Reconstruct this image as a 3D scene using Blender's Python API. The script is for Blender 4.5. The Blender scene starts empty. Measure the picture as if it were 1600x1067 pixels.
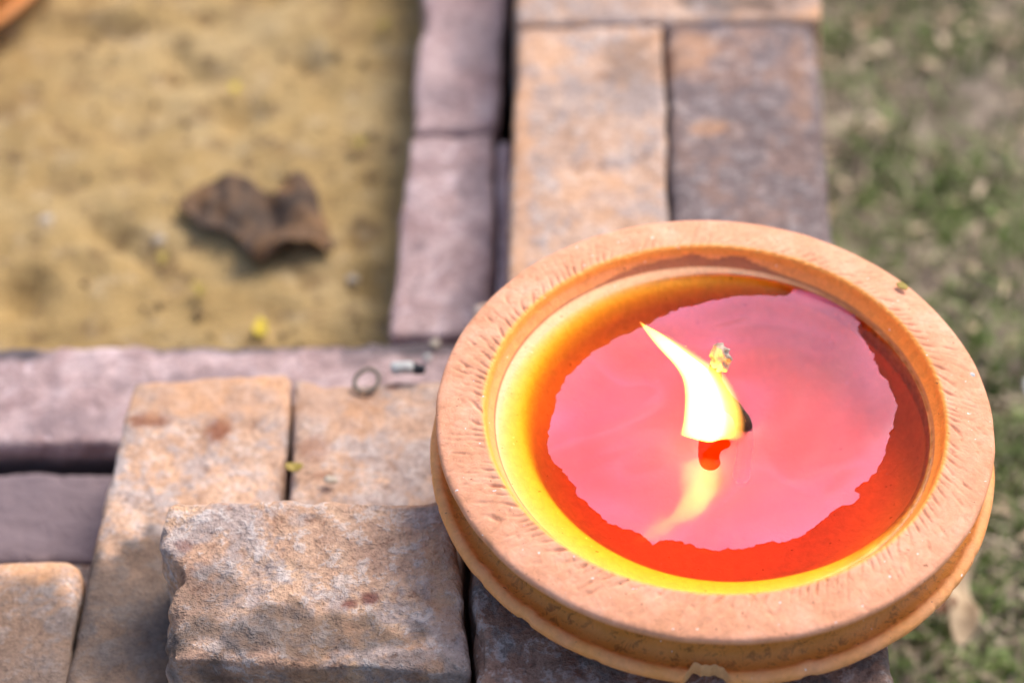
import bpy, math, random
import numpy as np
from mathutils import Vector, Matrix, noise
from mathutils.geometry import delaunay_2d_cdt

random.seed(7)
S = bpy.context.scene
COL = S.collection

# ------------------------------------------------------------------ camera
PITCH = math.radians(46.0)          # looking down at the wall corner
FPX = 4000.0                        # focal length in photograph pixels (90 mm on 36 mm)
DIST = 1.05
CAM = Vector((0.0, -DIST * math.cos(PITCH), DIST * math.sin(PITCH)))
cd = bpy.data.cameras.new('camera')
cam = bpy.data.objects.new('camera', cd)
COL.objects.link(cam)
cam.location = CAM
cam.rotation_euler = (math.pi / 2 - PITCH, 0, 0)
cd.sensor_width = 36.0
cd.lens = 90.0
cd.clip_start = 0.01
cd.clip_end = 500.0
cd.dof.use_dof = True
cd.dof.focus_distance = 0.90
cd.dof.aperture_fstop = 4.8
S.camera = cam

# ------------------------------------------------------------------ light
SUN_EL, SUN_AZ = math.radians(52), math.radians(40)     # azimuth clockwise from +Y: behind and to the right
world = bpy.data.worlds.new('World')
S.world = world
world.use_nodes = True
wn = world.node_tree
sky = wn.nodes.new('ShaderNodeTexSky')
sky.sky_type = 'NISHITA'
sky.sun_disc = False
sky.sun_elevation = SUN_EL
sky.sun_rotation = SUN_AZ
sky.dust_density = 4.0
sky.air_density = 1.0
sky.ozone_density = 1.0
wn.links.new(sky.outputs[0], wn.nodes['Background'].inputs[0])
wn.nodes['Background'].inputs[1].default_value = 0.15
sd = bpy.data.lights.new('sun', 'SUN')
sd.energy = 1.75
sd.angle = math.radians(28)
sd.color = (1.0, 0.95, 0.86)
sun = bpy.data.objects.new('sun', sd)
COL.objects.link(sun)
sdir = Vector((math.sin(SUN_AZ) * math.cos(SUN_EL), math.cos(SUN_AZ) * math.cos(SUN_EL), math.sin(SUN_EL)))
sun.rotation_euler = sdir.to_track_quat('Z', 'Y').to_euler()
sun.location = sdir * 5

vs = S.view_settings
vs.view_transform = 'Standard'
vs.look = 'None'
vs.gamma = 1.0
vs.use_curve_mapping = False
vs.exposure = 0.5
S.render.engine = 'CYCLES'
S.cycles.use_denoising = True
S.cycles.max_bounces = 6
S.cycles.diffuse_bounces = 3
S.cycles.glossy_bounces = 3
S.cycles.use_adaptive_sampling = True
S.cycles.adaptive_threshold = 0.02
S.cycles.transparent_max_bounces = 10
S.cycles.volume_bounces = 0
S.cycles.caustics_reflective = False
S.cycles.caustics_refractive = False

# ------------------------------------------------------------------ helpers
CP, SP = math.cos(PITCH), math.sin(PITCH)
FWD = Vector((0, CP, -SP)); UP = Vector((0, SP, CP)); RT = Vector((1, 0, 0))


def at(px, py, z):
    """photograph pixel -> point on the level plane at height z (metres)"""
    d = FWD * FPX + RT * (px - 800) - UP * (py - 533.5)
    return CAM + d * ((z - CAM.z) / d.z)


def link(name, verts, faces, mat, parent=None, smooth=True, attrs=None, loc=None):
    me = bpy.data.meshes.new(name)
    me.from_pydata([tuple(v) for v in verts], [], [tuple(f) for f in faces])
    if attrs:
        for k, a in attrs.items():
            at_ = me.attributes.new(k, 'FLOAT', 'POINT')
            at_.data.foreach_set('value', np.asarray(a, dtype=np.float32))
    if smooth:
        me.polygons.foreach_set('use_smooth', [True] * len(me.polygons))
    if mat:
        me.materials.append(mat)
    me.update()
    o = bpy.data.objects.new(name, me)
    COL.objects.link(o)
    if loc is not None:
        o.location = loc
    if parent is not None:
        o.parent = parent
    return o


def empty(name, loc=(0, 0, 0)):
    o = bpy.data.objects.new(name, None)
    COL.objects.link(o)
    o.location = loc
    o.empty_display_size = 0.02
    return o


def tag(o, label=None, cat=None, group=None, kind=None):
    if label: o['label'] = label
    if cat: o['category'] = cat
    if group: o['group'] = group
    if kind: o['kind'] = kind
    return o


def nz(p, s, seed=0.0):
    return noise.noise(Vector((p[0] * s + seed, p[1] * s + seed * 1.7, p[2] * s - seed)))


def sstep(a, b, x):
    t = min(1.0, max(0.0, (x - a) / (b - a)))
    return t * t * (3 - 2 * t)


# --- small node toolkit
class M:
    def __init__(self, name):
        self.m = bpy.data.materials.new(name)
        self.m.use_nodes = True
        self.t = self.m.node_tree
        self.t.nodes.clear()
        self.out = self.n('ShaderNodeOutputMaterial')

    def n(self, typ, **kw):
        nd = self.t.nodes.new(typ)
        for k, v in kw.items():
            setattr(nd, k, v)
        return nd

    def l(self, a, b):
        self.t.links.new(a, b)

    def coords(self):
        return self.n('ShaderNodeTexCoord').outputs['Object']

    def offset_coords(self):
        """object coordinates shifted per object so no two pieces look the same"""
        oi = self.n('ShaderNodeObjectInfo')
        mu = self.n('ShaderNodeMath', operation='MULTIPLY'); mu.inputs[1].default_value = 37.0
        self.l(oi.outputs['Random'], mu.inputs[0])
        ad = self.n('ShaderNodeVectorMath', operation='ADD')
        self.l(self.coords(), ad.inputs[0]); self.l(mu.outputs[0], ad.inputs[1])
        return ad.outputs[0]

    def noise(self, co, scale, detail=4, rough=0.6, dist=0.0):
        nd = self.n('ShaderNodeTexNoise')
        nd.inputs['Scale'].default_value = scale
        nd.inputs['Detail'].default_value = detail
        nd.inputs['Roughness'].default_value = rough
        nd.inputs['Distortion'].default_value = dist
        if co is not None: self.l(co, nd.inputs['Vector'])
        return nd.outputs['Fac']

    def voro(self, co, scale):
        nd = self.n('ShaderNodeTexVoronoi'); nd.inputs['Scale'].default_value = scale
        self.l(co, nd.inputs['Vector'])
        return nd.outputs['Distance']

    def ramp(self, fac, stops):
        nd = self.n('ShaderNodeValToRGB')
        e = nd.color_ramp.elements
        while len(e) < len(stops): e.new(0.5)
        for i, (p, c) in enumerate(stops):
            e[i].position = p
            e[i].color = (c[0], c[1], c[2], 1) if isinstance(c, (tuple, list)) else (c, c, c, 1)
        self.l(fac, nd.inputs[0])
        return nd.outputs[0]

    def mix(self, fac, a, b, mode='MIX'):
        nd = self.n('ShaderNodeMix', data_type='RGBA', blend_type=mode)
        for sock, v in ((nd.inputs[0], fac), (nd.inputs[6], a), (nd.inputs[7], b)):
            if isinstance(v, (int, float)): sock.default_value = v
            elif isinstance(v, (tuple, list)): sock.default_value = (*v, 1)
            else: self.l(v, sock)
        return nd.outputs[2]

    def math(self, op, a, b=0.0, clamp=False):
        nd = self.n('ShaderNodeMath', operation=op, use_clamp=clamp)
        for i, v in enumerate((a, b)):
            if isinstance(v, (int, float)): nd.inputs[i].default_value = v
            else: self.l(v, nd.inputs[i])
        return nd.outputs[0]

    def attr(self, name):
        return self.n('ShaderNodeAttribute', attribute_name=name).outputs['Fac']

    def bump(self, h, dist, strength=1.0, normal=None):
        nd = self.n('ShaderNodeBump')
        nd.inputs['Distance'].default_value = dist
        nd.inputs['Strength'].default_value = strength
        self.l(h, nd.inputs['Height'])
        if normal is not None: self.l(normal, nd.inputs['Normal'])
        return nd.outputs[0]

    def principled(self, color, rough=0.9, normal=None, spec=0.3, **kw):
        b = self.n('ShaderNodeBsdfPrincipled')
        if isinstance(color, (tuple, list)): b.inputs['Base Color'].default_value = (*color, 1)
        else: self.l(color, b.inputs['Base Color'])
        if isinstance(rough, (int, float)): b.inputs['Roughness'].default_value = rough
        else: self.l(rough, b.inputs['Roughness'])
        b.inputs['Specular IOR Level'].default_value = spec
        if normal is not None: self.l(normal, b.inputs['Normal'])
        for k, v in kw.items(): b.inputs[k].default_value = v
        self.l(b.outputs[0], self.out.inputs[0])
        return b


# ------------------------------------------------------------------ materials
def brick_material(name, tones, grey, stain_col, patch=0.5, lime=0.35, relief=1.0):
    m = M(name)
    co = m.offset_coords()
    big = m.noise(co, 30, 3, 0.7, 0.2)
    c = m.ramp(big, [(0.30, tones[0]), (0.46, tones[1]), (0.64, tones[2])])
    # grey weathered crust
    g = m.noise(co, 34, 4, 0.8, 0.25)
    gm = m.ramp(g, [(patch - 0.03, 0.0), (patch + 0.06, 0.9)])
    c = m.mix(gm, c, grey)
    # pale lime crust and flecks, in streaks
    f = m.noise(co, 120, 4, 0.75, 0.15)
    fm = m.ramp(f, [(0.53, 0.0), (0.59, lime)])
    c = m.mix(fm, c, (0.74, 0.66, 0.64))
    wide = m.noise(co, 11, 2, 0.5, 0.3)
    c = m.mix(m.ramp(wide, [(0.40, 0.0), (0.62, 0.6)]), c, m.mix(0.55, c, grey), 'MIX')
    c = m.mix(1.0, c, m.ramp(wide, [(0.3, 1.08), (0.7, 0.80)]), 'MULTIPLY')
    # dark mottling
    c = m.mix(m.ramp(f, [(0.30, 0.7), (0.42, 0.0)]), c, (tones[0][0] * .55, tones[0][1] * .5, tones[0][2] * .5))
    # fine grain
    gr = m.noise(co, 460, 3, 0.75)
    c = m.mix(0.8, c, m.ramp(gr, [(0.28, 0.5), (0.5, 0.98), (0.75, 1.35)]), 'MULTIPLY')
    # stains on this very brick
    c = m.mix(m.attr('stain'), c, stain_col)
    c = m.mix(m.attr('soot_shade'), c, m.mix(0.82, c, (0.06, 0.048, 0.044), 'MIX'))
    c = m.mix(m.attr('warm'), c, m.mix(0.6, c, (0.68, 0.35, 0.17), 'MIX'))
    b1 = m.bump(f, 0.0020 * relief, 0.9)
    b2 = m.bump(gr, 0.0007 * relief, 0.8, b1)
    m.principled(c, 0.93, b2, 0.2)
    return m.m


MAT_BRICK = brick_material('weathered_brick', [(0.46, 0.275, 0.18), (0.61, 0.375, 0.25), (0.66, 0.44, 0.32)],
                           (0.44, 0.345, 0.315), (0.24, 0.085, 0.045), 0.51, 0.34)
MAT_BRICK_GREY = brick_material('sooty_grey_brick', [(0.20, 0.13, 0.115), (0.27, 0.18, 0.155), (0.34, 0.215, 0.17)],
                                (0.205, 0.16, 0.16), (0.16, 0.07, 0.05), 0.46, 0.25)
MAT_BRICK_CRUST = brick_material('crusted_brick', [(0.38, 0.20, 0.13), (0.62, 0.36, 0.225), (0.70, 0.45, 0.295)],
                                 (0.44, 0.35, 0.325), (0.20, 0.075, 0.06), 0.51, 0.55, 1.8)
MAT_BRICK_RED = brick_material('dark_red_brick', [(0.20, 0.12, 0.09), (0.32, 0.18, 0.125), (0.38, 0.22, 0.16)],
                               (0.20, 0.17, 0.16), (0.14, 0.06, 0.04), 0.52)


def pink_material():
    m = M('pink_brick')
    co = m.offset_coords()
    c = m.ramp(m.noise(co, 34, 4, 0.7, 0.8), [(0.3, (0.32, 0.20, 0.20)), (0.5, (0.48, 0.34, 0.335)), (0.7, (0.64, 0.49, 0.495))])
    f = m.noise(co, 95, 4, 0.75, 0.8)
    c = m.mix(m.ramp(f, [(0.52, 0.0), (0.68, 0.6)]), c, (0.24, 0.17, 0.17))
    c = m.mix(m.ramp(f, [(0.32, 0.6), (0.44, 0.0)]), c, (0.74, 0.60, 0.64))
    gr = m.noise(co, 380, 3, 0.7)
    c = m.mix(0.6, c, m.ramp(gr, [(0.3, 0.6), (0.7, 1.25)]), 'MULTIPLY')
    c = m.mix(m.attr('soot_shade'), c, (0.085, 0.075, 0.085))
    c = m.mix(m.attr('stain'), c, (0.22, 0.165, 0.18))
    b = m.bump(gr, .0008, .8, m.bump(f, 0.003, 0.9))
    m.principled(c, 0.88, b, 0.25)
    return m.m


MAT_PINK = pink_material()


def terracotta():
    m = M('fired_clay')
    co = m.coords()
    c = m.ramp(m.noise(co, 60, 4, 0.75, 0.3), [(0.32, (0.66, 0.30, 0.165)), (0.5, (0.79, 0.365, 0.22)), (0.7, (0.84, 0.44, 0.295))])
    c = m.mix(m.attr('soak_glow'), c, (0.93, 0.38, 0.075))           # clay that has drunk oil, with orange glow painted inside the bowl
    c = m.mix(m.attr('pale'), c, (0.86, 0.53, 0.30))             # smoothed slip inside the bowl
    f = m.noise(co, 300, 4, 0.75, 0.6)
    c = m.mix(m.attr('groove_tone'), c, m.mix(m.ramp(f, [(0.50, 0.0), (0.62, 0.8)]), (0.68, 0.27, 0.05), (0.20, 0.075, 0.018)))
    c = m.mix(m.attr('tide'), c, (0.36, 0.14, 0.08))           # wet line the oil has left
    c = m.mix(m.attr('residue_shade'), c, m.mix(m.ramp(f, [(0.42, 0.0), (0.60, 0.8)]), (0.36, 0.11, 0.012), (0.14, 0.04, 0.008)))
    c = m.mix(m.attr('chip'), c, (0.74, 0.42, 0.20))
    # specks: dark grit and white lime
    sp = m.noise(co, 520, 1, 0.5)
    c = m.mix(m.ramp(sp, [(0.22, 0.8), (0.255, 0.0)]), c, (0.28, 0.10, 0.05))
    c = m.mix(m.ramp(sp, [(0.765, 0.0), (0.79, 0.9)]), c, (0.88, 0.84, 0.80))
    c = m.mix(0.5, c, m.ramp(f, [(0.3, 0.72), (0.7, 1.2)]), 'MULTIPLY')
    b1 = m.bump(f, 0.0006, 0.7)
    r = m.math('SUBTRACT', 0.82, m.math('MULTIPLY', m.attr('soak_glow'), 0.35))
    m.principled(c, r, b1, 0.35)
    return m.m


MAT_CLAY = terracotta()


def oil_material():
    m = M('amber_oil')
    fr = m.n('ShaderNodeFresnel'); fr.inputs['IOR'].default_value = 1.48
    geo = m.n('ShaderNodeNewGeometry')
    f = m.math('MULTIPLY', m.math('MULTIPLY', fr.outputs[0], 0.25), m.math('SUBTRACT', 1.0, geo.outputs['Backfacing']))
    tr = m.n('ShaderNodeBsdfTransparent')
    gl = m.n('ShaderNodeBsdfGlossy'); gl.inputs['Roughness'].default_value = 0.03
    mx = m.n('ShaderNodeMixShader')
    m.l(f, mx.inputs[0]); m.l(tr.outputs[0], mx.inputs[1]); m.l(gl.outputs[0], mx.inputs[2])
    m.l(mx.outputs[0], m.out.inputs['Surface'])
    va = m.n('ShaderNodeVolumeAbsorption')
    va.inputs['Color'].default_value = (0.998, 0.897, 0.02, 1)
    va.inputs['Density'].default_value = 370.0
    m.l(va.outputs[0], m.out.inputs['Volume'])
    return m.m


MAT_OIL = oil_material()


def sky_sheet_material():
    m = M('painted_sky_reflection')  # pink colour painted in for the sky mirrored in the oil
    co = m.coords()
    fr = m.n('ShaderNodeFresnel'); fr.inputs['IOR'].default_value = 1.5
    tr = m.n('ShaderNodeBsdfTransparent')
    di = m.n('ShaderNodeBsdfDiffuse')
    col = m.ramp(m.noise(co, 14, 2, 0.5, 0.8), [(0.35, (0.97, 0.24, 0.40)), (0.65, (0.97, 0.27, 0.58))])
    m.l(col, di.inputs['Color'])
    gl = m.n('ShaderNodeBsdfGlossy'); gl.inputs['Roughness'].default_value = 0.10
    bm = m.bump(m.noise(co, 26, 2, 0.5, 0.6), 0.0016, 0.5)
    m.l(bm, gl.inputs['Normal'])
    dens = m.ramp(m.noise(co, 20, 3, 0.5, 1.4), [(0.3, 0.15), (0.7, 0.27)])
    fold = m.noise(co, 17, 2, 0.5, 1.1)
    dens = m.math('ADD', dens, m.math('MULTIPLY', m.ramp(fold, [(0.46, 0.0), (0.535, 1.0), (0.56, 0.0)]), 0.06))
    dens = m.math('ADD', dens, m.math('MULTIPLY', m.attr('thick'), 0.16), True)
    a = m.n('ShaderNodeMixShader'); m.l(dens, a.inputs[0]); m.l(tr.outputs[0], a.inputs[1]); m.l(di.outputs[0], a.inputs[2])
    b = m.n('ShaderNodeMixShader'); m.l(fr.outputs[0], b.inputs[0]); m.l(a.outputs[0], b.inputs[1]); m.l(gl.outputs[0], b.inputs[2])
    m.l(b.outputs[0], m.out.inputs['Surface'])
    return m.m


MAT_SKY_SHEET = sky_sheet_material()


def simple(name, tones, scale=60, rough=0.85, bump=0.0006, bscale=300, spec=0.3, **kw):
    m = M(name)
    co = m.coords()
    n = len(tones)
    c = m.ramp(m.noise(co, scale, 5, 0.65, 0.5), [(0.3 + 0.4 * i / max(1, n - 1), t) for i, t in enumerate(tones)])
    b = m.bump(m.noise(co, bscale, 5, 0.65), bump, 0.8)
    m.principled(c, rough, b, spec, **kw)
    return m.m


def sand_material():
    m = M('packed_sand')
    co = m.coords()
    c = m.ramp(m.noise(co, 14, 3, 0.6, 0.6), [(0.3, (0.36, 0.24, 0.10)), (0.5, (0.43, 0.295, 0.13)), (0.7, (0.49, 0.355, 0.18))])
    c = m.mix(m.ramp(m.noise(co, 48, 3, 0.6, 0.4), [(0.54, 0.0), (0.65, 0.6)]), c, (0.21, 0.13, 0.065))
    c = m.mix(m.ramp(m.noise(co, 65, 2, 0.6, 0.2), [(0.56, 0.0), (0.68, 0.4)]), c, (0.52, 0.41, 0.27))
    c = m.mix(m.ramp(m.noise(co, 95, 2, 0.5, 0.3), [(0.60, 0.0), (0.68, 0.65)]), c, (0.20, 0.13, 0.07))
    c = m.mix(0.8, c, m.ramp(m.noise(co, 700, 2, 0.8), [(0.3, 0.6), (0.7, 1.3)]), 'MULTIPLY')
    b = m.bump(m.noise(co, 120, 4, 0.75), 0.004, 0.8)
    m.principled(c, 0.95, b, 0.15)
    return m.m


MAT_SAND = sand_material()


def soil_material():
    m = M('dry_soil')
    co = m.coords()
    c = m.ramp(m.noise(co, 42, 4, 0.65, 0.3), [(0.34, (0.10, 0.075, 0.06)), (0.5, (0.24, 0.19, 0.15)), (0.64, (0.44, 0.36, 0.29))])
    c = m.mix(m.ramp(m.noise(co, 3.1, 6, 0.7, 0.5), [(0.48, 0.0), (0.62, 0.7)]), c, (0.075, 0.095, 0.03))
    c = m.mix(0.7, c, m.ramp(m.noise(co, 260, 4, 0.8), [(0.3, 0.55), (0.7, 1.35)]), 'MULTIPLY')
    b = m.bump(m.noise(co, 70, 4, 0.75), 0.008, 0.8)
    m.principled(c, 0.95, b, 0.15)
    return m.m


MAT_SOIL = soil_material()

# ------------------------------------------------------------------ ground and sand
Z_UP, Z_LOW, Z_TOP = 0.0, -0.045, 0.040     # tops of the upper course, the lower course and the loose bricks
Z_SAND, Z_SOIL = -0.095, -0.155


def axis(near0, near1, step, far):
    a = list(np.arange(near0, near1 + 1e-9, step))
    k, v = step, near1
    while v < far:
        k *= 1.6; v += k; a.append(v)
    k, v = step, near0
    while v > -far:
        k *= 1.6; v -= k; a.insert(0, v)
    return a


def sheet(name, xs, ys, hfun, mat):
    V = [(x, y, hfun(x, y)) for y in ys for x in xs]
    nx = len(xs)
    F = [(j * nx + i, j * nx + i + 1, (j + 1) * nx + i + 1, (j + 1) * nx + i) for j in range(len(ys) - 1) for i in range(nx - 1)]
    return link(name, V, F, mat)


def soil_h(x, y):
    d = math.hypot(x, y)
    k = 1.0 if d < 2 else max(0.0, 1 - (d - 2) / 2)
    return Z_SOIL + k * (0.012 * nz((x, y, 0), 9, 3.1) + 0.006 * nz((x, y, 0), 30, 9.0))


ground = sheet('ground', axis(-0.9, 1.0, 0.02, 120), axis(-0.9, 1.1, 0.02, 120), soil_h, MAT_SOIL)
tag(ground, kind='structure')

SX1 = at(700, 100, Z_LOW).x
SY0 = at(300, 600, Z_LOW).y


def sand_h(x, y):
    h = 0.006 * nz((x, y, 0), 8, 1.3) + 0.0045 * nz((x, y, 0), 24, 5.0) + 0.0042 * nz((x, y, 0), 60, 2.0) - 0.004 * sstep(.25, .5, nz((x, y, 0), 75, 21.0))
    dim = nz((x, y, 0), 32, 12.0)
    h -= 0.010 * sstep(0.28, 0.52, dim)          # small pits pressed in the sand
    return Z_SAND + h


sand = sheet('sand', list(np.arange(SX1 - 1.3, SX1 + 1e-6, 0.0065)), list(np.arange(SY0, SY0 + 1.1, 0.0065)), sand_h, MAT_SAND)
tag(sand, kind='structure')


# ------------------------------------------------------------------ bricks
def brick_mesh(corners, ztop, thick, seed, res=0.0028, rough=1.0, rnd=0.0028, ragged=None, marks=None, sides=0.0):
    """corners BL, BR, FR, FL of the top face as (x, y) world points; returns verts, faces, attrs, origin"""
    c = [Vector((p[0], p[1])) for p in corners]
    w = ((c[1] - c[0]).length + (c[2] - c[3]).length) / 2
    l = ((c[0] - c[3]).length + (c[1] - c[2]).length) / 2
    h = thick
    nx, ny, nz_ = max(4, int(w / res)), max(4, int(l / res)), max(4, int(h / (res * 1.3)))
    idx = {}
    V = []

    def vid(i, j, k):
        key = (i, j, k)
        if key not in idx:
            idx[key] = len(V)
            V.append((i / nx, j / ny, k / nz_))
        return idx[key]
    F = []
    for i in range(nx):
        for j in range(ny):
            F.append((vid(i, j, nz_), vid(i + 1, j, nz_), vid(i + 1, j + 1, nz_), vid(i, j + 1, nz_)))
            F.append((vid(i, j, 0), vid(i, j + 1, 0), vid(i + 1, j + 1, 0), vid(i + 1, j, 0)))
    for i in range(nx):
        for k in range(nz_):
            F.append((vid(i, 0, k), vid(i + 1, 0, k), vid(i + 1, 0, k + 1), vid(i, 0, k + 1)))
            F.append((vid(i, ny, k), vid(i, ny, k + 1), vid(i + 1, ny, k + 1), vid(i + 1, ny, k)))
    for j in range(ny):
        for k in range(nz_):
            F.append((vid(0, j, k), vid(0, j, k + 1), vid(0, j + 1, k + 1), vid(0, j + 1, k)))
            F.append((vid(nx, j, k), vid(nx, j + 1, k), vid(nx, j + 1, k + 1), vid(nx, j, k + 1)))
    ctr = (c[0] + c[1] + c[2] + c[3]) / 4
    O = Vector((ctr.x, ctr.y, ztop - thick))
    out, world_pts = [], []
    for (u, v, t) in V:
        # rounded box in local units
        p = Vector(((u - .5) * w, (v - .5) * l, (t - .5) * h))
        q3 = (p.x + seed * 3.1, p.y - seed * 1.3, p.z + seed)
        r = rnd * (1.0 + 0.7 * nz(q3, 40))
        # chipped corners: a bigger radius where a low noise says so
        r += 0.007 * sstep(0.30, 0.6, nz(q3, 24, 7.7)) * rough
        r = min(max(r, 0.0012), h * 0.42)
        b = Vector((w / 2 - r, l / 2 - r, h / 2 - r))
        q = Vector((max(-b.x, min(b.x, p.x)), max(-b.y, min(b.y, p.y)), max(-b.z, min(b.z, p.z))))
        d = p - q
        if d.length > 1e-9:
            p2 = q + d.normalized() * r
            nrm = d.normalized()
        else:
            p2 = p; nrm = Vector((0, 0, 1))
        a = 0.0014 * nz(q3, 22, 1.0) + 0.0009 * nz(q3, 70, 2.0) + 0.0006 * nz(q3, 170, 4.0)
        a -= 0.0008 * sstep(0.30, 0.55, nz(q3, 90, 6.0)) * rough
        p2 = p2 + nrm * a * rough
        uu, vv = p2.x / w + .5, p2.y / l + .5
        if ragged:
            uu += ragged(uu, vv, t)
        xy = (c[3] * (1 - uu) + c[2] * uu) * (1 - vv) + (c[0] * (1 - uu) + c[1] * uu) * vv
        pw = Vector((xy.x, xy.y, O.z + h / 2 + p2.z))
        world_pts.append(pw)
        out.append(pw - O)
    n = len(out)
    gap_shade = [sstep(ztop - .006, ztop - .013, p.z) for p in world_pts]
    A = {'stain': np.zeros(n), 'soot_shade': np.zeros(n), 'warm': np.zeros(n)}
    if sides: A['soot_shade'] = np.array(gap_shade) * sides  # lower sides painted dark, standing in for shade in the gaps
    if marks:
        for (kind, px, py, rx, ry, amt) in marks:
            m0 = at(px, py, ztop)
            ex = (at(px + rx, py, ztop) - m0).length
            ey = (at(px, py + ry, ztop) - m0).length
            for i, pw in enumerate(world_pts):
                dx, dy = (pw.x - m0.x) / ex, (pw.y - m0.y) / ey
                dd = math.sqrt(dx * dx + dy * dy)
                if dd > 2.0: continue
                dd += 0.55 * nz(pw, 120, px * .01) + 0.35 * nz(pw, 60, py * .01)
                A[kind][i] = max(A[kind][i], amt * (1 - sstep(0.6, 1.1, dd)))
    return out, F, A, O


def quad(z, *px):
    return [tuple(at(x, y, z).xy) for (x, y) in px]


def add_brick(px, z, thick, mat, seed, parent=None, name='brick', label=None, **kw):
    V, F, A, O = brick_mesh(quad(z, *px), z, thick, seed, **kw)
    o = link(name, V, F, mat, None, True, A)
    o.location = O
    if parent is not None:
        o.parent = parent
        o.location = O - parent.location
    if label: o['label'] = label
    return o


wall = empty('brick_wall', (0, 0, Z_SOIL))
tag(wall, 'low corner wall of dry-laid orange and pink bricks around the sand', 'wall')
T_UP = 0.0445
# lower course, set on edge, pinkish
add_brick([(672, -190), (806, -190), (776, 203), (645, 207)], Z_LOW, 0.108, MAT_PINK, 1.0, wall, rough=1.15, rnd=.0022, sides=.8, marks=[('stain', 740, 60, 45, 60, .5), ('stain', 690, 150, 40, 25, .4)])
add_brick([(641, 214), (771, 209), (772, 520), (607, 527)], Z_LOW + 0.001, 0.108, MAT_PINK, 2.0, wall, rough=1.15, rnd=.0022, sides=.8, marks=[('stain', 740, 290, 35, 50, .5), ('stain', 655, 385, 18, 12, .7), ('stain', 735, 480, 40, 40, .45)])
add_brick([(777, 222), (800, 220), (802, 520), (776, 522)], Z_LOW + 0.001, 0.10, MAT_PINK, 2.5, wall, res=0.004)
add_brick([(-40, 546), (725, 538), (725, 690), (-46, 693)], Z_LOW, 0.108, MAT_PINK, 3.0, wall, rough=1.15, rnd=.0022, sides=1.0,
          marks=[('soot_shade', 10, 552, 70, 18, 0.9), ('soot_shade', 640, 545, 120, 16, 0.9), ('soot_shade', 380, 542, 200, 10, 0.9), ('stain', 330, 600, 130, 22, .5), ('soot_shade', 560, 560, 60, 14, .5), ('stain', 120, 660, 90, 22, .5)])  # darkened back edge imitates the shading next to the sand
add_brick([(-440, 732), (205, 738), (205, 878), (-450, 878)], Z_LOW - 0.006, 0.105, MAT_PINK, 4.0, wall, rough=1.15, rnd=.0022, sides=1.0,
          marks=[('soot_shade', 150, 850, 60, 40, 0.6), ('stain', 60, 800, 300, 120, 1.0), ('soot_shade', 60, 800, 320, 140, .55)])  # whole brick darkened, again near its right front corner
add_brick([(-640, 548), (-48, 546), (-54, 693), (-650, 695)], Z_LOW, 0.108, MAT_PINK, 5.0, wall, res=0.005)
add_brick([(700, -640), (820, -640), (803, -198), (674, -198)], Z_LOW, 0.108, MAT_PINK, 6.0, wall, res=0.005)
# lower course below the orange bricks (outer half of the wall)
for i, q in enumerate([[(812, -640), (1262, -640), (1270, -200), (806, -200)], [(808, -190), (1270, -190), (1290, 210), (802, 210)],
                       [(804, 218), (1290, 218), (1312, 600), (806, 600)], [(735, 610), (1318, 610), (1345, 960), (735, 960)],
                       [(215, 735), (725, 735), (725, 1130), (170, 1130)], [(735, 968), (1350, 968), (1375, 1340), (735, 1340)],
                       [(-450, 880), (150, 880), (120, 1240), (-470, 1240)]]):
    add_brick(q, Z_LOW - 0.0012, 0.108, MAT_BRICK_RED, 20.0 + i, wall, res=0.006)
# upper course
add_brick([(206, 592), (456, 580), (418, 1130), (84, 1130)], Z_UP, T_UP, MAT_BRICK, 11.0, wall, rnd=0.004,
          marks=[('stain', 335, 676, 30, 26, 0.9), ('stain', 228, 657, 34, 10, 0.8), ('stain', 208, 655, 14, 9, 0.8),
                 ('warm', 330, 610, 150, 45, 0.8), ('soot_shade', 185, 965, 170, 170, 1.0), ('soot_shade', 200, 1010, 150, 110, 1.0), ('soot_shade', 250, 850, 40, 30, .5), ('stain', 285, 848, 16, 14, .6)])
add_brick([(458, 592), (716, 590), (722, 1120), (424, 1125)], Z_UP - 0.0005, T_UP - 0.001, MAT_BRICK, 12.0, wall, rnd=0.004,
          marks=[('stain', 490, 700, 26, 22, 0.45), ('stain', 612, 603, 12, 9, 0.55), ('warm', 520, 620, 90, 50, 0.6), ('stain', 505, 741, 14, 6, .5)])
add_brick([(-150, 870), (127, 867), (92, 1150), (-185, 1150)], Z_UP, T_UP, MAT_BRICK, 13.0, wall, rnd=.0022, rough=.7,
          marks=[('warm', 60, 880, 100, 30, 0.9), ('soot_shade', 40, 1010, 160, 120, .8)])
add_brick([(-440, 872), (-156, 870), (-191, 1150), (-480, 1150)], Z_UP, T_UP, MAT_BRICK, 13.6, wall, res=0.005)
add_brick([(808, 42), (1034, 36), (1050, 455), (792, 455)], Z_UP, T_UP, MAT_BRICK, 14.0, wall,
          marks=[('warm', 850, 80, 40, 50, 0.6), ('warm', 925, 300, 60, 55, .5), ('warm', 815, 250, 18, 200, .8), ('soot_shade', 985, 90, 60, 40, .4)])
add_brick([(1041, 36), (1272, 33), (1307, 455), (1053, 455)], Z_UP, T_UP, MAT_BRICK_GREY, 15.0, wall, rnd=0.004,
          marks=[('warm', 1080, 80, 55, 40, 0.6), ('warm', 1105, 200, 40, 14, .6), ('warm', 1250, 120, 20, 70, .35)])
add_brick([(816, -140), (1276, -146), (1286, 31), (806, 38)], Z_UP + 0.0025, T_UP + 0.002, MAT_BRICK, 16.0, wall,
          marks=[('warm', 1270, 30, 34, 22, 0.9), ('soot_shade', 1150, 5, 100, 20, .7)])
add_brick([(816, -560), (1040, -560), (1042, -150), (810, -150)], Z_UP, T_UP, MAT_BRICK, 17.0, wall, res=0.005)
add_brick([(1048, -560), (1266, -560), (1276, -152), (1050, -152)], Z_UP, T_UP, MAT_BRICK_GREY, 18.0, wall, res=0.005)
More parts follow.
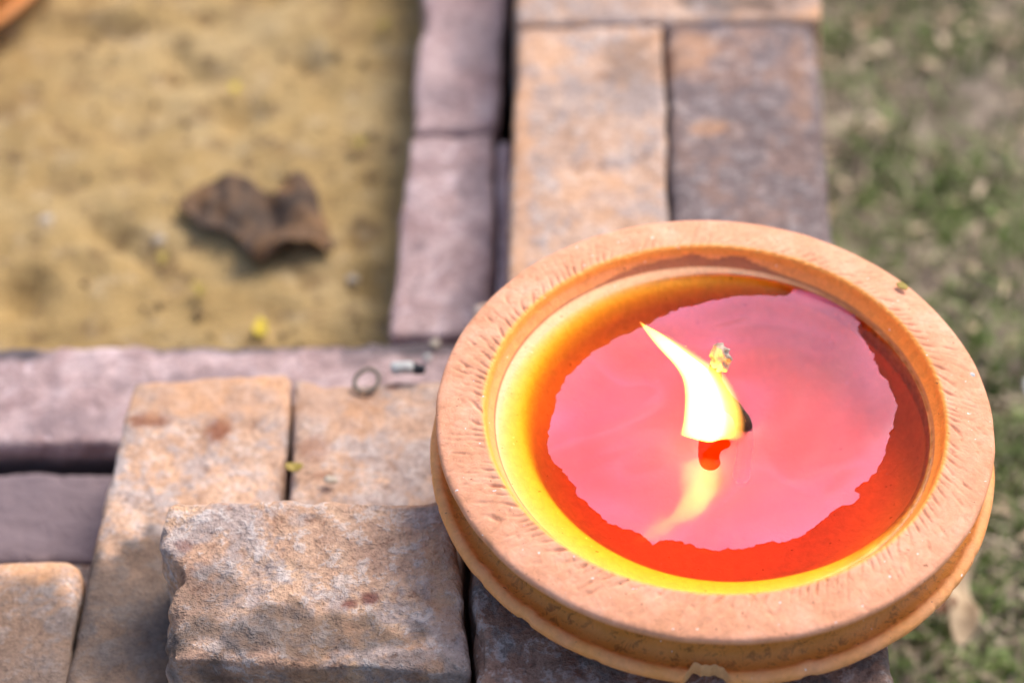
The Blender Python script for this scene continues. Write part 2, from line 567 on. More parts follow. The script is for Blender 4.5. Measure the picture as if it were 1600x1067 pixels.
add_brick([(735, 470), (1310, 470), (1316, 690), (735, 690)], Z_UP, T_UP, MAT_BRICK, 30.0, wall, res=0.006)
add_brick([(735, 698), (1318, 698), (1330, 920), (735, 920)], Z_UP, T_UP, MAT_BRICK, 31.0, wall, res=0.006)
add_brick([(735, 930), (1330, 930), (1345, 1160), (735, 1160)], Z_UP, T_UP, MAT_BRICK_RED, 32.0, wall, res=0.006)


# loose bricks laid on the corner, under and beside the lamp
def ragged_left(u, v, t):
    k = max(0.0, 1 - u / 0.45)
    f = 0.070 * math.exp(-((v - 0.50) / 0.13) ** 2) + 0.03 * noise.noise(Vector((v * 5, t * 2, 1.5))) + 0.018 * noise.noise(Vector((v * 17, t * 5, 4.5)))
    f += 0.07 * sstep(0.82, 1.0, v)
    return k * f


broken = add_brick([(243, 786), (700, 776), (738, 1052), (262, 1030)], Z_TOP, 0.0385, MAT_BRICK_CRUST, 41.0, None, 'loose_brick',
                   res=0.0015, rough=1.1, rnd=0.0030, ragged=ragged_left,
                   marks=[('stain', 545, 938, 16, 10, 0.9), ('stain', 580, 930, 18, 12, 0.9), ('soot_shade', 430, 990, 230, 45, 0.85), ('soot_shade', 330, 930, 70, 40, .5),
                          ('warm', 690, 900, 34, 110, 0.55), ('warm', 640, 780, 60, 14, 0.8), ('soot_shade', 600, 1040, 160, 20, 0.5), ('stain', 285, 850, 16, 13, .6)])
tag(broken, 'crusty grey and orange broken brick lying left of the burning lamp', 'brick', 'loose bricks on the wall corner')
b2 = add_brick([(735, 700), (1052, 700), (1060, 1120), (741, 1120)], Z_TOP, 0.0385, MAT_BRICK_RED, 42.0, None, 'loose_brick', res=0.002, rough=1.5)
tag(b2, 'dark reddish brick below the lamp, right beside the crusty broken brick', 'brick', 'loose bricks on the wall corner')
b3 = add_brick([(1061, 700), (1372, 700), (1392, 1120), (1067, 1120)], Z_TOP, 0.0385, MAT_BRICK_RED, 43.0, None, 'loose_brick', res=0.002, rough=1.6)
tag(b3, 'rough dark brick under the right side of the lamp, next to the grass', 'brick', 'loose bricks on the wall corner')

# ------------------------------------------------------------------ the clay lamp bowl
OIL_Z = Z_TOP + 0.0352
LC = at(1117, 640, OIL_Z + 0.0065)            # centre of the rim circle
LX, LY = LC.x, LC.y
RS = 1.004                                       # overall radius factor
cm = 0.01
PROFILE = [  # (radius cm, z cm above the oil level, points to next)
    (0.0, -3.5, 4), (4.8, -3.5, 2), (5.6, -3.38, 4), (7.2, -2.9, 4), (8.9, -2.36, 4), (9.75, -2.08, 3), (10.04, -1.94, 3), (10.15, -1.74, 3),
    (10.11, -1.55, 3), (9.96, -1.45, 3), (9.80, -1.46, 3), (9.64, -1.58, 3), (9.38, -1.60, 3), (9.12, -1.42, 4), (8.98, -1.0, 4), (8.96, -.60, 4), (9.1, -.22, 4), (9.45, -.03, 3), (9.74, .06, 3),
    (9.90, .18, 3), (9.90, .32, 3), (9.80, .44, 3), (9.5, .52, 6), (9.1, .60, 8), (8.6, .68, 7), (8.32, .72, 4), (8.20, .70, 3), (8.12, .60, 3),
    (8.02, .34, 4), (7.86, .08, 4), (7.74, -.05, 4), (7.55, -.12, 5), (7.28, -.27, 4), (7.02, -.55, 4), (6.80, -1.0, 4), (6.55, -1.55, 4),
    (6.0, -2.05, 4), (5.1, -2.5, 4), (2.6, -2.8, 4), (0.0, -2.9, 1)]


def catmull(pts):
    out = []
    n = len(pts)
    for i in range(n - 1):
        p0 = pts[max(0, i - 1)]; p1 = pts[i]; p2 = pts[i + 1]; p3 = pts[min(n - 1, i + 2)]
        for k in range(p1[2]):
            t = k / p1[2]
            q = [0.5 * (2 * p1[a] + (p2[a] - p0[a]) * t + (2 * p0[a] - 5 * p1[a] + 4 * p2[a] - p3[a]) * t * t
                        + (3 * p1[a] - p0[a] - 3 * p2[a] + p3[a]) * t ** 3) for a in (0, 1)]
            out.append((max(0.0, q[0]), q[1]))
    out.append((pts[-1][0], pts[-1][1]))
    return out


PR = catmull(PROFILE)


def inner_radius(z):
    best = None
    for (r0, z0), (r1, z1) in zip(PR, PR[1:]):
        if r0 < 8.3 and z0 <= .72 and z0 > z1 and z1 <= z <= z0:
            best = r0 + (r1 - r0) * (z - z0) / (z1 - z0)
    return best


def make_bowl(name, nang):
    V, A = [], {k: [] for k in ('soak_glow', 'groove_tone', 'tide', 'chip', 'pale', 'residue_shade')}
    n = len(PR)
    # on the flange chip
    chip_a = -math.pi / 2 - 0.055
    i_rim = [i for i, (r, z) in enumerate(PR) if z > .3 and r > 8.2]
    i_inner0 = max(i_rim)
    for i, (r, z) in enumerate(PR):
        for a in range(nang):
            th = 2 * math.pi * a / nang
            ct, st = math.cos(th), math.sin(th)
            rr, zz = r, z
            base = (ct * r * .1, st * r * .1, z * .1)
            chipv = 0.0
            if 1 < r:
                rr += 0.05 * noise.noise(Vector((ct * 1.3, st * 1.3, z * .3))) * min(1, r / 8)
                wob = noise.noise(Vector((ct * 9 + r * .2, st * 9, z * 1.5)))
                outer = i < i_inner0
                if outer: rr += 0.03 * wob
            # flange chip
            if 9.3 < r and z < -1.1:
                d = (th - chip_a + math.pi) % (2 * math.pi) - math.pi
                prof = sstep(-.105, -.055, d) * (1 - sstep(.035, .075, d))
                lim = 10.22 - 0.70 * prof * (1 + .18 * noise.noise(Vector((d * 40, 1.0, 0))))
                if rr > lim:
                    chipv = sstep(0.1, .45, prof)
                    rr = lim + (rr - lim) * 0.12 + .02 * noise.noise(Vector((d * 90, z * 4, 0)))
                # other small nicks
                nk = noise.noise(Vector((ct * 14, st * 14, 3.0)))
                rr -= 0.07 * sstep(0.3, 0.6, nk)
            # tool marks on the rim top
            if 8.15 < r < 9.85 and z > .40:
                u = (r - 8.2) / 1.6
                jit = noise.noise(Vector((ct * 6, st * 6, 0)))
                env1 = math.exp(-((u - 0.16) / 0.15) ** 2)
                env2 = math.exp(-((u - 0.60) / 0.20) ** 2)
                amp1 = 0.8 + 1.0 * noise.noise(Vector((ct * 13, st * 13, 8.0)))
                amp2 = 0.25 + 1.2 * noise.noise(Vector((ct * 17, st * 17, 2.0)))
                ph1 = th * 138 + u * 16 + jit * 9
                ph2 = th * 121 + u * 13 + jit * 11
                s1 = max(0.0, math.sin(ph1)) ** 3
                s2 = max(0.0, math.sin(ph2)) ** 4
                zz -= 0.095 * env1 * max(0, amp1) * s1 + 0.095 * env2 * max(0, amp2) * s2
                zz += 0.014 * noise.noise(Vector((ct * 30, st * 30, r * 3))) + 0.008 * noise.noise(Vector((ct * 95, st * 95, r * 8)))
                zz -= 0.04 * sstep(.45, .62, noise.noise(Vector((ct * 55 + 3, st * 55, r * 5))))
            if r > 9 and -1.4 < z < .0:
                rr += 0.03 * noise.noise(Vector((ct * 60, st * 60, z * 6))) + 0.015 * noise.noise(Vector((ct * 130, st * 130, z * 11)))
            ox = oy = 0.0
            if i > i_inner0 and z < -.02 and r > .01:
                k_ = sstep(-.03, -.38, z)
                w_ = .55 * max(0.0, math.cos(th - .25)) ** 1.5
                ox, oy = (.32 + w_ * ct) * k_, (.30 + w_ * st) * k_
            X, Y = rr * ct + ox, rr * st + oy
            L_ = math.hypot(X, Y)
            if ox and L_ > 7.78 + .12 * z: X, Y = X / L_ * (7.78 + .12 * z), Y / L_ * (7.78 + .12 * z)
            V.append((X * cm * RS, Y * cm * RS, (zz + 3.5) * cm))
            # ---- looks of the clay
            soak_glow = 0.0
            if i > i_inner0:
                soak_glow = .95 * sstep(.38, .52, z) + .55 + .45 * max(0, ct + .1)  # more orange to the right, painting the glow through the wall
            else:
                soak_glow = 0.75 * sstep(.40, .05, z) if r > 8 else .7
                if z < -1.25 and r > 9.6: soak_glow = .6 + .25 * noise.noise(Vector((ct * 12, st * 12, 5)))
            if r > 8.1 and z > .55 and i <= i_inner0:
                soak_glow = max(soak_glow, .8 * sstep(8.36, 8.2, r) )
            groove_tone = 0.0  # groove darkened: oil-soaked clay with its shade painted in
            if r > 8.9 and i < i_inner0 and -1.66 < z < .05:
                groove_tone = sstep(.06, -.25, z) * (0.85 + .3 * noise.noise(Vector((ct * 9, st * 9, z * 2)))) * (1 - sstep(9.62, 9.80, r + .12 * noise.noise(Vector((ct * 45, st * 45, 0)))))
                if r > 9.74 and z > -.2: groove_tone = 0.0
            tide = 0.0
            if i > i_inner0 and z > -.12:
                # the level the oil stood at, higher at the back of the bowl
                d = abs(((th - math.pi / 2 - .06 + math.pi) % (2 * math.pi)) - math.pi)
                top = 0.05 + 0.02 * noise.noise(Vector((ct * 8, st * 8, 0)))
                top += .36 * (1 - sstep(0.18, 0.50, d)) * (0.75 + .6 * noise.noise(Vector((ct * 9, st * 9, 4))))
                tide = (1 - sstep(top - .03, top + .02, z)) * .85
                if z < -.02: tide *= .0
            shade_amt = 0.0
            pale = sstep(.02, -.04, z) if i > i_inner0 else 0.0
            if i > i_inner0 and -1.0 < z < -.02:      # rim's shade on the right wall painted brown, with mottled residue
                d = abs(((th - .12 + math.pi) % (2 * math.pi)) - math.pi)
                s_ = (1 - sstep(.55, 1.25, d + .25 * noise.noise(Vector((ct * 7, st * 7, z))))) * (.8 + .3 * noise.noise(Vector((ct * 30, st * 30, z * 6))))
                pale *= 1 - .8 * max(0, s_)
                shade_amt = s_
            for k, val in (('soak_glow', soak_glow), ('groove_tone', groove_tone), ('tide', tide), ('chip', chipv), ('pale', pale), ('residue_shade', shade_amt)):
                A[k].append(max(0.0, min(1.0, val)))
    F = []
    for i in range(n - 1):
        for a in range(nang):
            b = (a + 1) % nang
            F.append((i * nang + a, i * nang + b, (i + 1) * nang + b, (i + 1) * nang + a))
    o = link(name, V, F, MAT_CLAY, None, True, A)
    return o


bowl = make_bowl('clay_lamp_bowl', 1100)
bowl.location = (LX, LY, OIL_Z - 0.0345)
bowl.rotation_euler = (0.018, 0, 0)          # stands a touch out of level on the uneven bricks
tag(bowl, 'round terracotta lamp bowl with notched rim holding burning red oil', 'lamp bowl')

# oil, cut to the bowl
R0 = inner_radius(0.0)
lv = [(r, z) for (r, z) in PR[PR.index(min(PR, key=lambda q: abs(q[0] - 8.12) + abs(q[1] - .6))):] if z < -0.02]
ov, of = [], []
na = 160
rings = [0.5, 1, 2, 3, 4, 5, 6, 6.8, 7.3, 7.6]
prof = [(r, 0.0) for r in rings] + [(R0 - 0.05, 0.0), (R0 + 0.22, 0.01)] + [(min(8.2, r + 0.95) if r > .3 else 0.03, z - 0.2) for r, z in lv[::3]]
ov.append((0, 0, 0))
for (r, z) in prof:
    for a in range(na):
        th = 2 * math.pi * a / na
        ov.append((r * cm * math.cos(th), r * cm * math.sin(th), z * cm))
for a in range(na):
    of.append((0, 1 + a, 1 + (a + 1) % na))
for i in range(len(prof) - 1):
    for a in range(na):
        b = (a + 1) % na
        of.append((1 + i * na + a, 1 + (i + 1) * na + a, 1 + (i + 1) * na + b, 1 + i * na + b))
ov.append((0, 0, prof[-1][1] * cm - .0001))
e0 = 1 + (len(prof) - 1) * na
for a in range(na):
    of.append((e0 + a, len(ov) - 1, e0 + (a + 1) % na))
oil = link('lamp_oil', ov, of, MAT_OIL)
oil.location = (LX, LY, OIL_Z)
tag(oil, 'clear orange red oil filling the burning clay lamp', 'oil')

# pink sheet over the oil, painted in place of the reflected sky
SKY_SHEET = [(855, 694), (858, 668), (866, 640), (868, 623), (878, 602), (889, 584), (906, 568), (925, 552), (943, 540), (960, 530), (979, 522), (996, 514),
        (1014, 505), (1032, 495), (1050, 488), (1067, 481), (1092, 475), (1117, 470), (1137, 465), (1155, 462), (1180, 462), (1205, 463), (1234, 460), (1240, 452),
        (1262, 455), (1290, 464), (1312, 476), (1327, 488), (1344, 504), (1340, 514), (1350, 534), (1358, 545), (1367, 552), (1366, 562), (1371, 575), (1378, 587), (1387, 597),
        (1394, 616), (1402, 635), (1398, 650), (1397, 665), (1390, 676), (1388, 690), (1382, 709), (1376, 724), (1370, 738), (1362, 742), (1356, 752), (1342, 757), (1334, 767),
        (1345, 772), (1337, 785), (1318, 790), (1297, 800), (1288, 812), (1279, 818), (1266, 826), (1254, 836), (1240, 840), (1225, 847), (1207, 846), (1189, 849), (1170, 855),
        (1152, 858), (1136, 857), (1119, 861), (1102, 856), (1086, 854), (1068, 846), (1050, 845), (1036, 842), (1021, 850), (1010, 842), (1003, 836), (988, 828), (974, 825),
        (960, 819), (948, 818), (941, 806), (927, 796), (917, 787), (905, 774), (899, 762), (894, 752), (884, 742), (872, 727), (864, 722), (858, 709)]
HOLE = [(1092, 690), (1098, 682), (1112, 680), (1128, 682), (1140, 688), (1140, 698), (1128, 704), (1124, 714), (1126, 724), (1120, 732), (1110, 735), (1098, 731), (1092, 720), (1091, 706)]  # gap shaped like the wick's reflection, left free of sky colour


def densify(poly, step, jag):
    out = []
    for (x0, y0), (x1, y1) in zip(poly, poly[1:] + poly[:1]):
        n = max(1, int(math.hypot(x1 - x0, y1 - y0) / step))
        for k in range(n):
            t = k / n
            x, y = x0 + (x1 - x0) * t, y0 + (y1 - y0) * t
            if jag:
                j = jag * (noise.noise(Vector((x * .09, y * .09, 3))) + .7 * noise.noise(Vector((x * .25, y * .25, 8))))
                cx, cy = x - 1117, y - 660
                L = math.hypot(cx, cy)
                x += cx / L * j; y += cy / L * j
            out.append((x, y))
    return out


def smooth_closed(poly, n=6):
    out = []
    m = len(poly)
    for i in range(m):
        p0, p1, p2, p3 = (Vector(poly[(i + k - 1) % m]) for k in range(4))
        for k in range(n):
            t = k / n
            out.append(tuple(0.5 * (2 * p1 + (p2 - p0) * t + (2 * p0 - 5 * p1 + 4 * p2 - p3) * t * t + (3 * p1 - p0 - 3 * p2 + p3) * t ** 3)))
    return out


sky_sheet_z = OIL_Z + 0.0005
outer_p = densify(SKY_SHEET, 2.5, 4.0)
hole_p = smooth_closed(HOLE, 4)
pts = [at(x, y, sky_sheet_z).xy for x, y in outer_p]
no = len(pts)
pts += [at(x, y, sky_sheet_z).xy for x, y in hole_p]
edges = [(i, (i + 1) % no) for i in range(no)] + [(no + i, no + (i + 1) % len(hole_p)) for i in range(len(hole_p))]


def inside(x, y, poly):
    c = False
    for (x0, y0), (x1, y1) in zip(poly, poly[1:] + poly[:1]):
        if (y0 > y) != (y1 > y) and x < (x1 - x0) * (y - y0) / (y1 - y0) + x0:
            c = not c
    return c


gpx = []
for gy in range(465, 860, 7):
    for gx in range(860, 1402, 7):
        if inside(gx, gy, outer_p) and not inside(gx, gy, hole_p):
            gpx.append((gx, gy))
pts += [at(x, y, sky_sheet_z).xy for x, y in gpx]
res = delaunay_2d_cdt([Vector(p) for p in pts], edges, [], 0, 1e-7)
fv, ffaces = res[0], res[2]
WICK = at(1166, 668, OIL_Z)


def to_px(p):
    d = Vector(p) - CAM
    k = FPX / d.dot(FWD)
    return 800 + d.dot(RT) * k, 533.5 - d.dot(UP) * k


kf = []
for f in ffaces:
    c = sum((Vector(fv[i]) for i in f), Vector((0, 0))) / len(f)
    x, y = to_px((c.x, c.y, sky_sheet_z))
    if inside(x, y, outer_p) and not inside(x, y, hole_p):
        kf.append(f)
FV, thick = [], []
op = [Vector(p) for p in pts[:no]]
for v in fv:
    d = (Vector(v) - WICK.xy).length
    z = 0.0005 * math.exp(-max(0, d - .003) / .004)
    e = min((q - Vector(v)).length for q in op[::2])
    FV.append((v[0] - LX, v[1] - LY, z + 0.0005))
    thick.append(max(0, (1 - e / .011)) * (0.5 + .5 * noise.noise(Vector((v[0] * 40, v[1] * 40, 0)))))
sky_sheet = link('sky_reflection', FV, kf, MAT_SKY_SHEET, oil, True, {'thick': thick})
for p in sky_sheet.data.polygons:
    if p.normal.z < 0:
        sky_sheet.data.flip_normals(); break
sky_sheet['label'] = 'pink sky reflection with a ragged edge, added as a sheet on the oil'

# ------------------------------------------------------------------ wick and flame
MAT_WICK = simple('charred_wick', [(0.012, 0.010, 0.010), (0.05, 0.035, 0.03), (0.13, 0.09, 0.07)], 260, .95, .0008, 700)
MAT_ASH = simple('pale_wick_ash', [(0.20, 0.12, 0.08), (0.52, 0.42, 0.34), (0.66, 0.58, 0.50)], 300, .9, .0008, 700)


def tube(name, pts, radii, mat, parent=None, seg=20, wob=0.0, seed=0, origin=None, flat=None):
    V, F = [], []
    O = Vector(origin) if origin is not None else Vector((0, 0, 0))
    n = len(pts)
    for i, p in enumerate(pts):
        p = Vector(p)
        t = (Vector(pts[min(n - 1, i + 1)]) - Vector(pts[max(0, i - 1)])).normalized()
        a = Vector((1, 0, 0)) - t * t.x
        a.normalize()
        b = t.cross(a)
        for k in range(seg):
            th = 2 * math.pi * k / seg
            r = radii[i] * (1 + wob * noise.noise(Vector((math.cos(th) * 1.6 + seed, math.sin(th) * 1.6, i * .45))) + wob * .5 * math.sin(th * 5 + i * .5))
            V.append(p + (a * math.cos(th) + b * math.sin(th) * (flat or 1)) * r - O)
    for i in range(n - 1):
        for k in range(seg):
            l = (k + 1) % seg
            F.append((i * seg + k, i * seg + l, (i + 1) * seg + l, (i + 1) * seg + k))
    V.append(Vector(pts[0]) - O); V.append(Vector(pts[-1]) - O)
    for k in range(seg):
        F.append((len(V) - 2, (k + 1) % seg, k))
        F.append((len(V) - 1, (n - 1) * seg + k, (n - 1) * seg + (k + 1) % seg))
    return link(name, V, F, mat, parent)


def hpoint(px, py, gy):
    """point that appears at (px, py) and stands above the oil point seen at image height gy"""
    g = at(px, gy, OIL_Z)
    ray = (FWD * FPX + RT * (px - 800) - UP * (py - 533.5)).normalized()
    s = (g.y - CAM.y) / ray.y
    return CAM + ray * s


def spline(P, n):
    P = [Vector(p) for p in P]
    out = []
    for i in range(len(P) - 1):
        p0, p1, p2, p3 = P[max(0, i - 1)], P[i], P[i + 1], P[min(len(P) - 1, i + 2)]
        for k in range(n):
            t = k / n
            out.append(0.5 * (2 * p1 + (p2 - p0) * t + (2 * p0 - 5 * p1 + 4 * p2 - p3) * t * t + (3 * p1 - p0 - 3 * p2 + p3) * t ** 3))
    out.append(P[-1])
    return out


wb = WICK.copy(); wb.z = OIL_Z - 0.027
wp = spline([wb, hpoint(1162, 662, 668), hpoint(1134, 625, 662), hpoint(1116, 592, 656), hpoint(1122, 566, 654)], 6)
wick = empty('lamp_wick', (WICK.x, WICK.y, OIL_Z - 0.027))
tag(wick, 'thick charred wick with pale ash tip standing in the oil', 'wick')
n = len(wp)
tube('stem', wp, [0.0030 - 0.0008 * (i / n) for i in range(n)], MAT_WICK, wick, 20, .22, 2, origin=wick.location)
ap = spline([hpoint(1128, 574, 654), hpoint(1126, 562, 654), hpoint(1124, 550, 653), hpoint(1126, 541, 653)], 6)
na_ = len(ap)
tube('ash_tip', ap, [0.0009 + 0.0024 * math.sin(math.pi * (0.22 + .70 * i / (na_ - 1))) for i in range(na_)], MAT_ASH, wick, 22, .36, 5, origin=wick.location)


def flame_material():
    m = M('burning_gas')
    em = m.n('ShaderNodeEmission')
    em.inputs['Color'].default_value = (1.0, 0.40, 0.062, 1)
    em.inputs['Strength'].default_value = 2000.0
    m.l(em.outputs[0], m.out.inputs['Volume'])
    return m.m


MAT_FLAME = flame_material()
# stations: left px, right px, image y (of each), and the oil row below it
ST = [((1076, 683), (1150, 688), 703), ((1066, 680), (1158, 686), 703), ((1066, 675), (1161, 679), 703), ((1070, 655), (1161, 655), 702), ((1072, 630), (1155, 630), 701), ((1071, 608), (1144, 604), 699),
      ((1066, 588), (1127, 580), 697), ((1052, 567), (1098, 560), 695), ((1033, 547), (1072, 542), 692), ((1016, 527), (1042, 524), 689), ((1004, 511), (1014, 510), 686), ((999, 503), (1001, 503), 685)]
LP = spline([hpoint(a[0], a[1], g) for a, b, g in ST], 4)
RP = spline([hpoint(b[0], b[1], g) for a, b, g in ST], 4)
V, F = [], []
seg = 40
fo = hpoint(1112, 690, 703)
nf = len(LP)
view = (fo - CAM).normalized()
for i in range(nf):
    c = (LP[i] + RP[i]) / 2
    ax = (RP[i] - LP[i]) / 2
    dep = Vector((-ax.y, ax.x, 0)).normalized() * ax.length
    end = 0.16 + 0.84 * sstep(0, 17, i)
    for k in range(seg):
        th = 2 * math.pi * k / seg
        x = math.cos(th)
        thin = 0.72 - 0.62 * sstep(-.15, .55, x)           # thin and cooler on the windward side
        V.append(c + ax * x * 1.06 + dep * math.sin(th) * abs(math.sin(th)) ** 1.6 * thin * end - fo)
for i in range(nf - 1):
    for k in range(seg):
        l = (k + 1) % seg
        F.append((i * seg + k, i * seg + l, (i + 1) * seg + l, (i + 1) * seg + k))
F.append(tuple(range(seg))[::-1]); F.append(tuple((nf - 1) * seg + k for k in range(seg)))
flame = link('lamp_flame', V, F, MAT_FLAME)
flame.location = fo
tag(flame, 'bright white and yellow flame leaning left from the wick', 'flame')
# ------------------------------------------------------------------ second lamp bowl standing on the sand
c2 = at(-212, -140, Z_SAND + 0.042)
bowl2 = bowl.copy()
COL.objects.link(bowl2)
bowl2.location = (c2.x, c2.y, Z_SAND + 0.002)
bowl2.rotation_euler = (0, 0, 2.1)
tag(bowl2, 'edge of another terracotta bowl standing on the sand at the top left', 'lamp bowl')

# ------------------------------------------------------------------ things lying about
MAT_LEAF = simple('dry_brown_leaf', [(0.022, 0.014, 0.012), (0.085, 0.048, 0.028), (0.24, 0.12, 0.045)], 50, .7, .0006, 250, .4)
MAT_STRAWLEAF = simple('tan_dry_leaf', [(0.30, 0.21, 0.13), (0.50, 0.38, 0.25), (0.66, 0.55, 0.42)], 40, .75, .0005, 300)
MAT_REDLEAF = simple('russet_dry_leaf', [(0.22, 0.11, 0.065), (0.34, 0.19, 0.12)], 50, .75, .0005, 300)
MAT_PETAL = simple('yellow_petal', [(0.55, 0.40, 0.03), (0.62, 0.48, 0.06)], 90, .6, .0003, 300)
MAT_GREENPETAL = simple('olive_leaf_scrap', [(0.30, 0.22, 0.045), (0.38, 0.28, 0.06)], 90, .6, .0003, 300)
MAT_PEBBLE = simple('pale_pebble', [(0.42, 0.36, 0.29), (0.56, 0.48, 0.40)], 120, .8, .0004, 400)
MAT_WIRE = simple('dull_wire', [(0.10, 0.085, 0.075), (0.20, 0.17, 0.14)], 200, .5, .0002, 600, .5, Metallic=0.6)
MAT_WHITE = simple('grubby_white_paper', [(0.40, 0.42, 0.42), (0.58, 0.60, 0.60)], 160, .8, .0004, 500)
MAT_BLACK = simple('burnt_black', [(0.012, 0.012, 0.015), (0.03, 0.035, 0.045)], 160, .9, .0004, 500)


def flat_leaf(name, outline, z, hfun, mat, label, cat, thickness=0.0006, step=6, group=None):
    """leaf with a curled surface, outline given where it lies on the plane z"""
    P = smooth_closed(outline, 4)
    xs = [p[0] for p in P]; ys = [p[1] for p in P]
    pts = [at(x, y, z).xy for x, y in P]
    nb = len(pts)
    g = []
    y = min(ys)
    while y < max(ys):
        x = min(xs)
        while x < max(xs):
            if inside(x, y, P): g.append((x, y))
            x += step
        y += step
    pts += [at(x, y, z).xy for x, y in g]
    r = delaunay_2d_cdt([Vector(p) for p in pts], [(i, (i + 1) % nb) for i in range(nb)], [], 0, 1e-7)
    pv = [to_px((v[0], v[1], z)) for v in r[0]]
    O = at(sum(xs) / len(xs), sum(ys) / len(ys), z)
    V = []
    for v, (px, py) in zip(r[0], pv):
        V.append((v[0] - O.x, v[1] - O.y, hfun(px, py)))
    fs = []
    for f in r[2]:
        cx = sum(pv[i][0] for i in f) / 3; cy = sum(pv[i][1] for i in f) / 3
        if inside(cx, cy, P): fs.append(f)
    o = link(name, V, fs, mat)
    o.location = O
    s = o.modifiers.new('thickness', 'SOLIDIFY'); s.thickness = thickness; s.offset = 0
    tag(o, label, cat, group)
    return o


def leaf_h(px, py):
    # two raised lobes with a trough between them and rolled rims
    h = 0.004 + 0.003 * math.exp(-((px - 352) / 38) ** 2) * sstep(380, 310, py)
    h += 0.004 * math.exp(-((px - 470) / 42) ** 2) * (0.55 + .45 * sstep(400, 310, py))
    h += 0.006 * math.exp(-((py - 405) / 16) ** 2) * math.exp(-((px - 430) / 55) ** 2)
    h -= 0.006 * math.exp(-((px - 420) / 24) ** 2) * math.exp(-((py - 345) / 26) ** 2)
    h += 0.003 * noise.noise(Vector((px * .04, py * .05, 1)))
    return max(0.0012, h * 1.15)


Zs = Z_SAND + 0.004
flat_leaf('dry_leaf', [(280, 330), (300, 312), (330, 300), (362, 292), (392, 297), (412, 306), (432, 314), (448, 300), (470, 292), (492, 308), (502, 340),
                       (514, 372), (522, 402), (498, 402), (468, 404), (440, 414), (408, 424), (384, 412), (372, 384), (348, 372), (318, 366), (300, 352)],
          Zs, leaf_h, MAT_LEAF, 'curled dark brown dry leaf lying on the sand', 'leaf', 0.0009)

petals = [((408, 518), 11, 15, .1, 'bright yellow petal on the sand against the pink bricks', MAT_PETAL), ((312, 458), 12, 8, .6, 'dull yellow petal on the sand below the curled leaf', MAT_GREENPETAL),
          ((368, 143), 7, 7, .2, 'orange yellow petal on the upper middle of the sand', MAT_PETAL), ((562, 228), 11, 7, -.3, 'olive petal on the sand near the pink brick joint', MAT_GREENPETAL),
          ((255, 408), 7, 10, .3, 'brownish yellow petal on the sand left of the leaf', MAT_GREENPETAL), ((600, 45), 11, 6, -.6, 'yellow petal high on the sand beside the pink wall', MAT_GREENPETAL)]
for (p, rx, ry, rot, lab, mt) in petals:
    ol = []
    for k in range(9):
        th = 2 * math.pi * k / 9
        s = 1 + .25 * math.sin(k * 2.3 + p[0])
        x, y = rx * s * math.cos(th), ry * s * math.sin(th)
        ol.append((p[0] + x * math.cos(rot) - y * math.sin(rot), p[1] + x * math.sin(rot) + y * math.cos(rot)))
    flat_leaf('flower_petal', ol, Zs, lambda a, b, p=p: 0.002 + 0.00018 * abs(a - p[0]), mt, lab, 'petal', 0.0004, 4, 'petals fallen on the sand')
flat_leaf('leaf_scrap', [(448, 731), (462, 728), (474, 733), (470, 740), (456, 741), (447, 738)], Z_UP + .001, lambda a, b: .0016 + .0001 * abs(a - 460), MAT_GREENPETAL,
          'small yellow green leaf scrap at the joint of two orange bricks', 'leaf', 0.0004, 4)


def pebble(name, p, r, mat, label, cat, sq=(1, 1, .7), seed=0, group=None, zoff=0.0):
    V, F = [], []
    nu, nv = 14, 9
    for j in range(nv + 1):
        ph = math.pi * j / nv
        for i in range(nu):
            th = 2 * math.pi * i / nu
            d = Vector((math.sin(ph) * math.cos(th), math.sin(ph) * math.sin(th), math.cos(ph)))
            k = r * (1 + .35 * noise.noise(d * 1.4 + Vector((seed, 0, 0))) + .15 * noise.noise(d * 4 + Vector((seed, 3, 0))))
            V.append((d.x * k * sq[0], d.y * k * sq[1], d.z * k * sq[2] + r * sq[2] * .85))
    for j in range(nv):
        for i in range(nu):
            F.append((j * nu + i, (j + 1) * nu + i, (j + 1) * nu + (i + 1) % nu, j * nu + (i + 1) % nu))
    o = link(name, V, F, mat)
    o.location = p
    tag(o, label, cat, group)
    return o


for k, (x, y, r, lab) in enumerate([(75, 350, .0034, 'pale pebble on the sand at the left of the picture'), (250, 378, .0030, 'pale pebble on the sand just left of the curled leaf'),
                                    (552, 440, .0026, 'small whitish pebble on the sand right of the curled leaf'), (524, 497, .0026, 'small pale pebble on the sand near the wall corner')]):
    pebble('pebble', at(x, y, Z_SAND - .0005), r, MAT_PEBBLE, lab, 'pebble', (1.2, 1, .6), seed=k * 3.3, group='pebbles on the sand')
pebble('pebble', at(645, 752, Z_UP + .001) - Vector((.032, 0, 0)), .0020, MAT_PEBBLE, 'tiny pale stone chip on the brick behind the broken brick', 'pebble', (1.4, 1, .5), 21)

# wire ring, paper stub and its burnt end, pale crumbs: rubbish on the wall beside the lamp
ro = at(573, 598, Z_UP + .0015)
rp = []
for k in range(27):
    th = 2 * math.pi * k / 24 + 1.0
    rr = .0046 * (1 + .10 * math.sin(2 * th) + .012 * k / 4)
    rp.append(ro + Vector((rr * math.cos(th), 1.12 * rr * math.sin(th), .0012 + .0010 * math.sin(th * 1.0))))
ring = tube('wire_ring', rp, [.0009] * len(rp), MAT_WIRE, None, 8, .1, origin=ro)
ring.location = ro
tag(ring, 'small dull wire loop lying on the orange brick beside the lamp', 'wire')
s0 = at(612, 577, Z_UP + .004); s1 = at(645, 575, Z_UP + .004); s2 = at(664, 578, Z_UP + .004)
stub = empty('paper_stub', s0)
tag(stub, 'short white paper stub with a burnt black end at the brick edge', 'stub')
sp_ = spline([s0, (s0 + s1) / 2 + Vector((0, 0, .0006)), s1], 4)
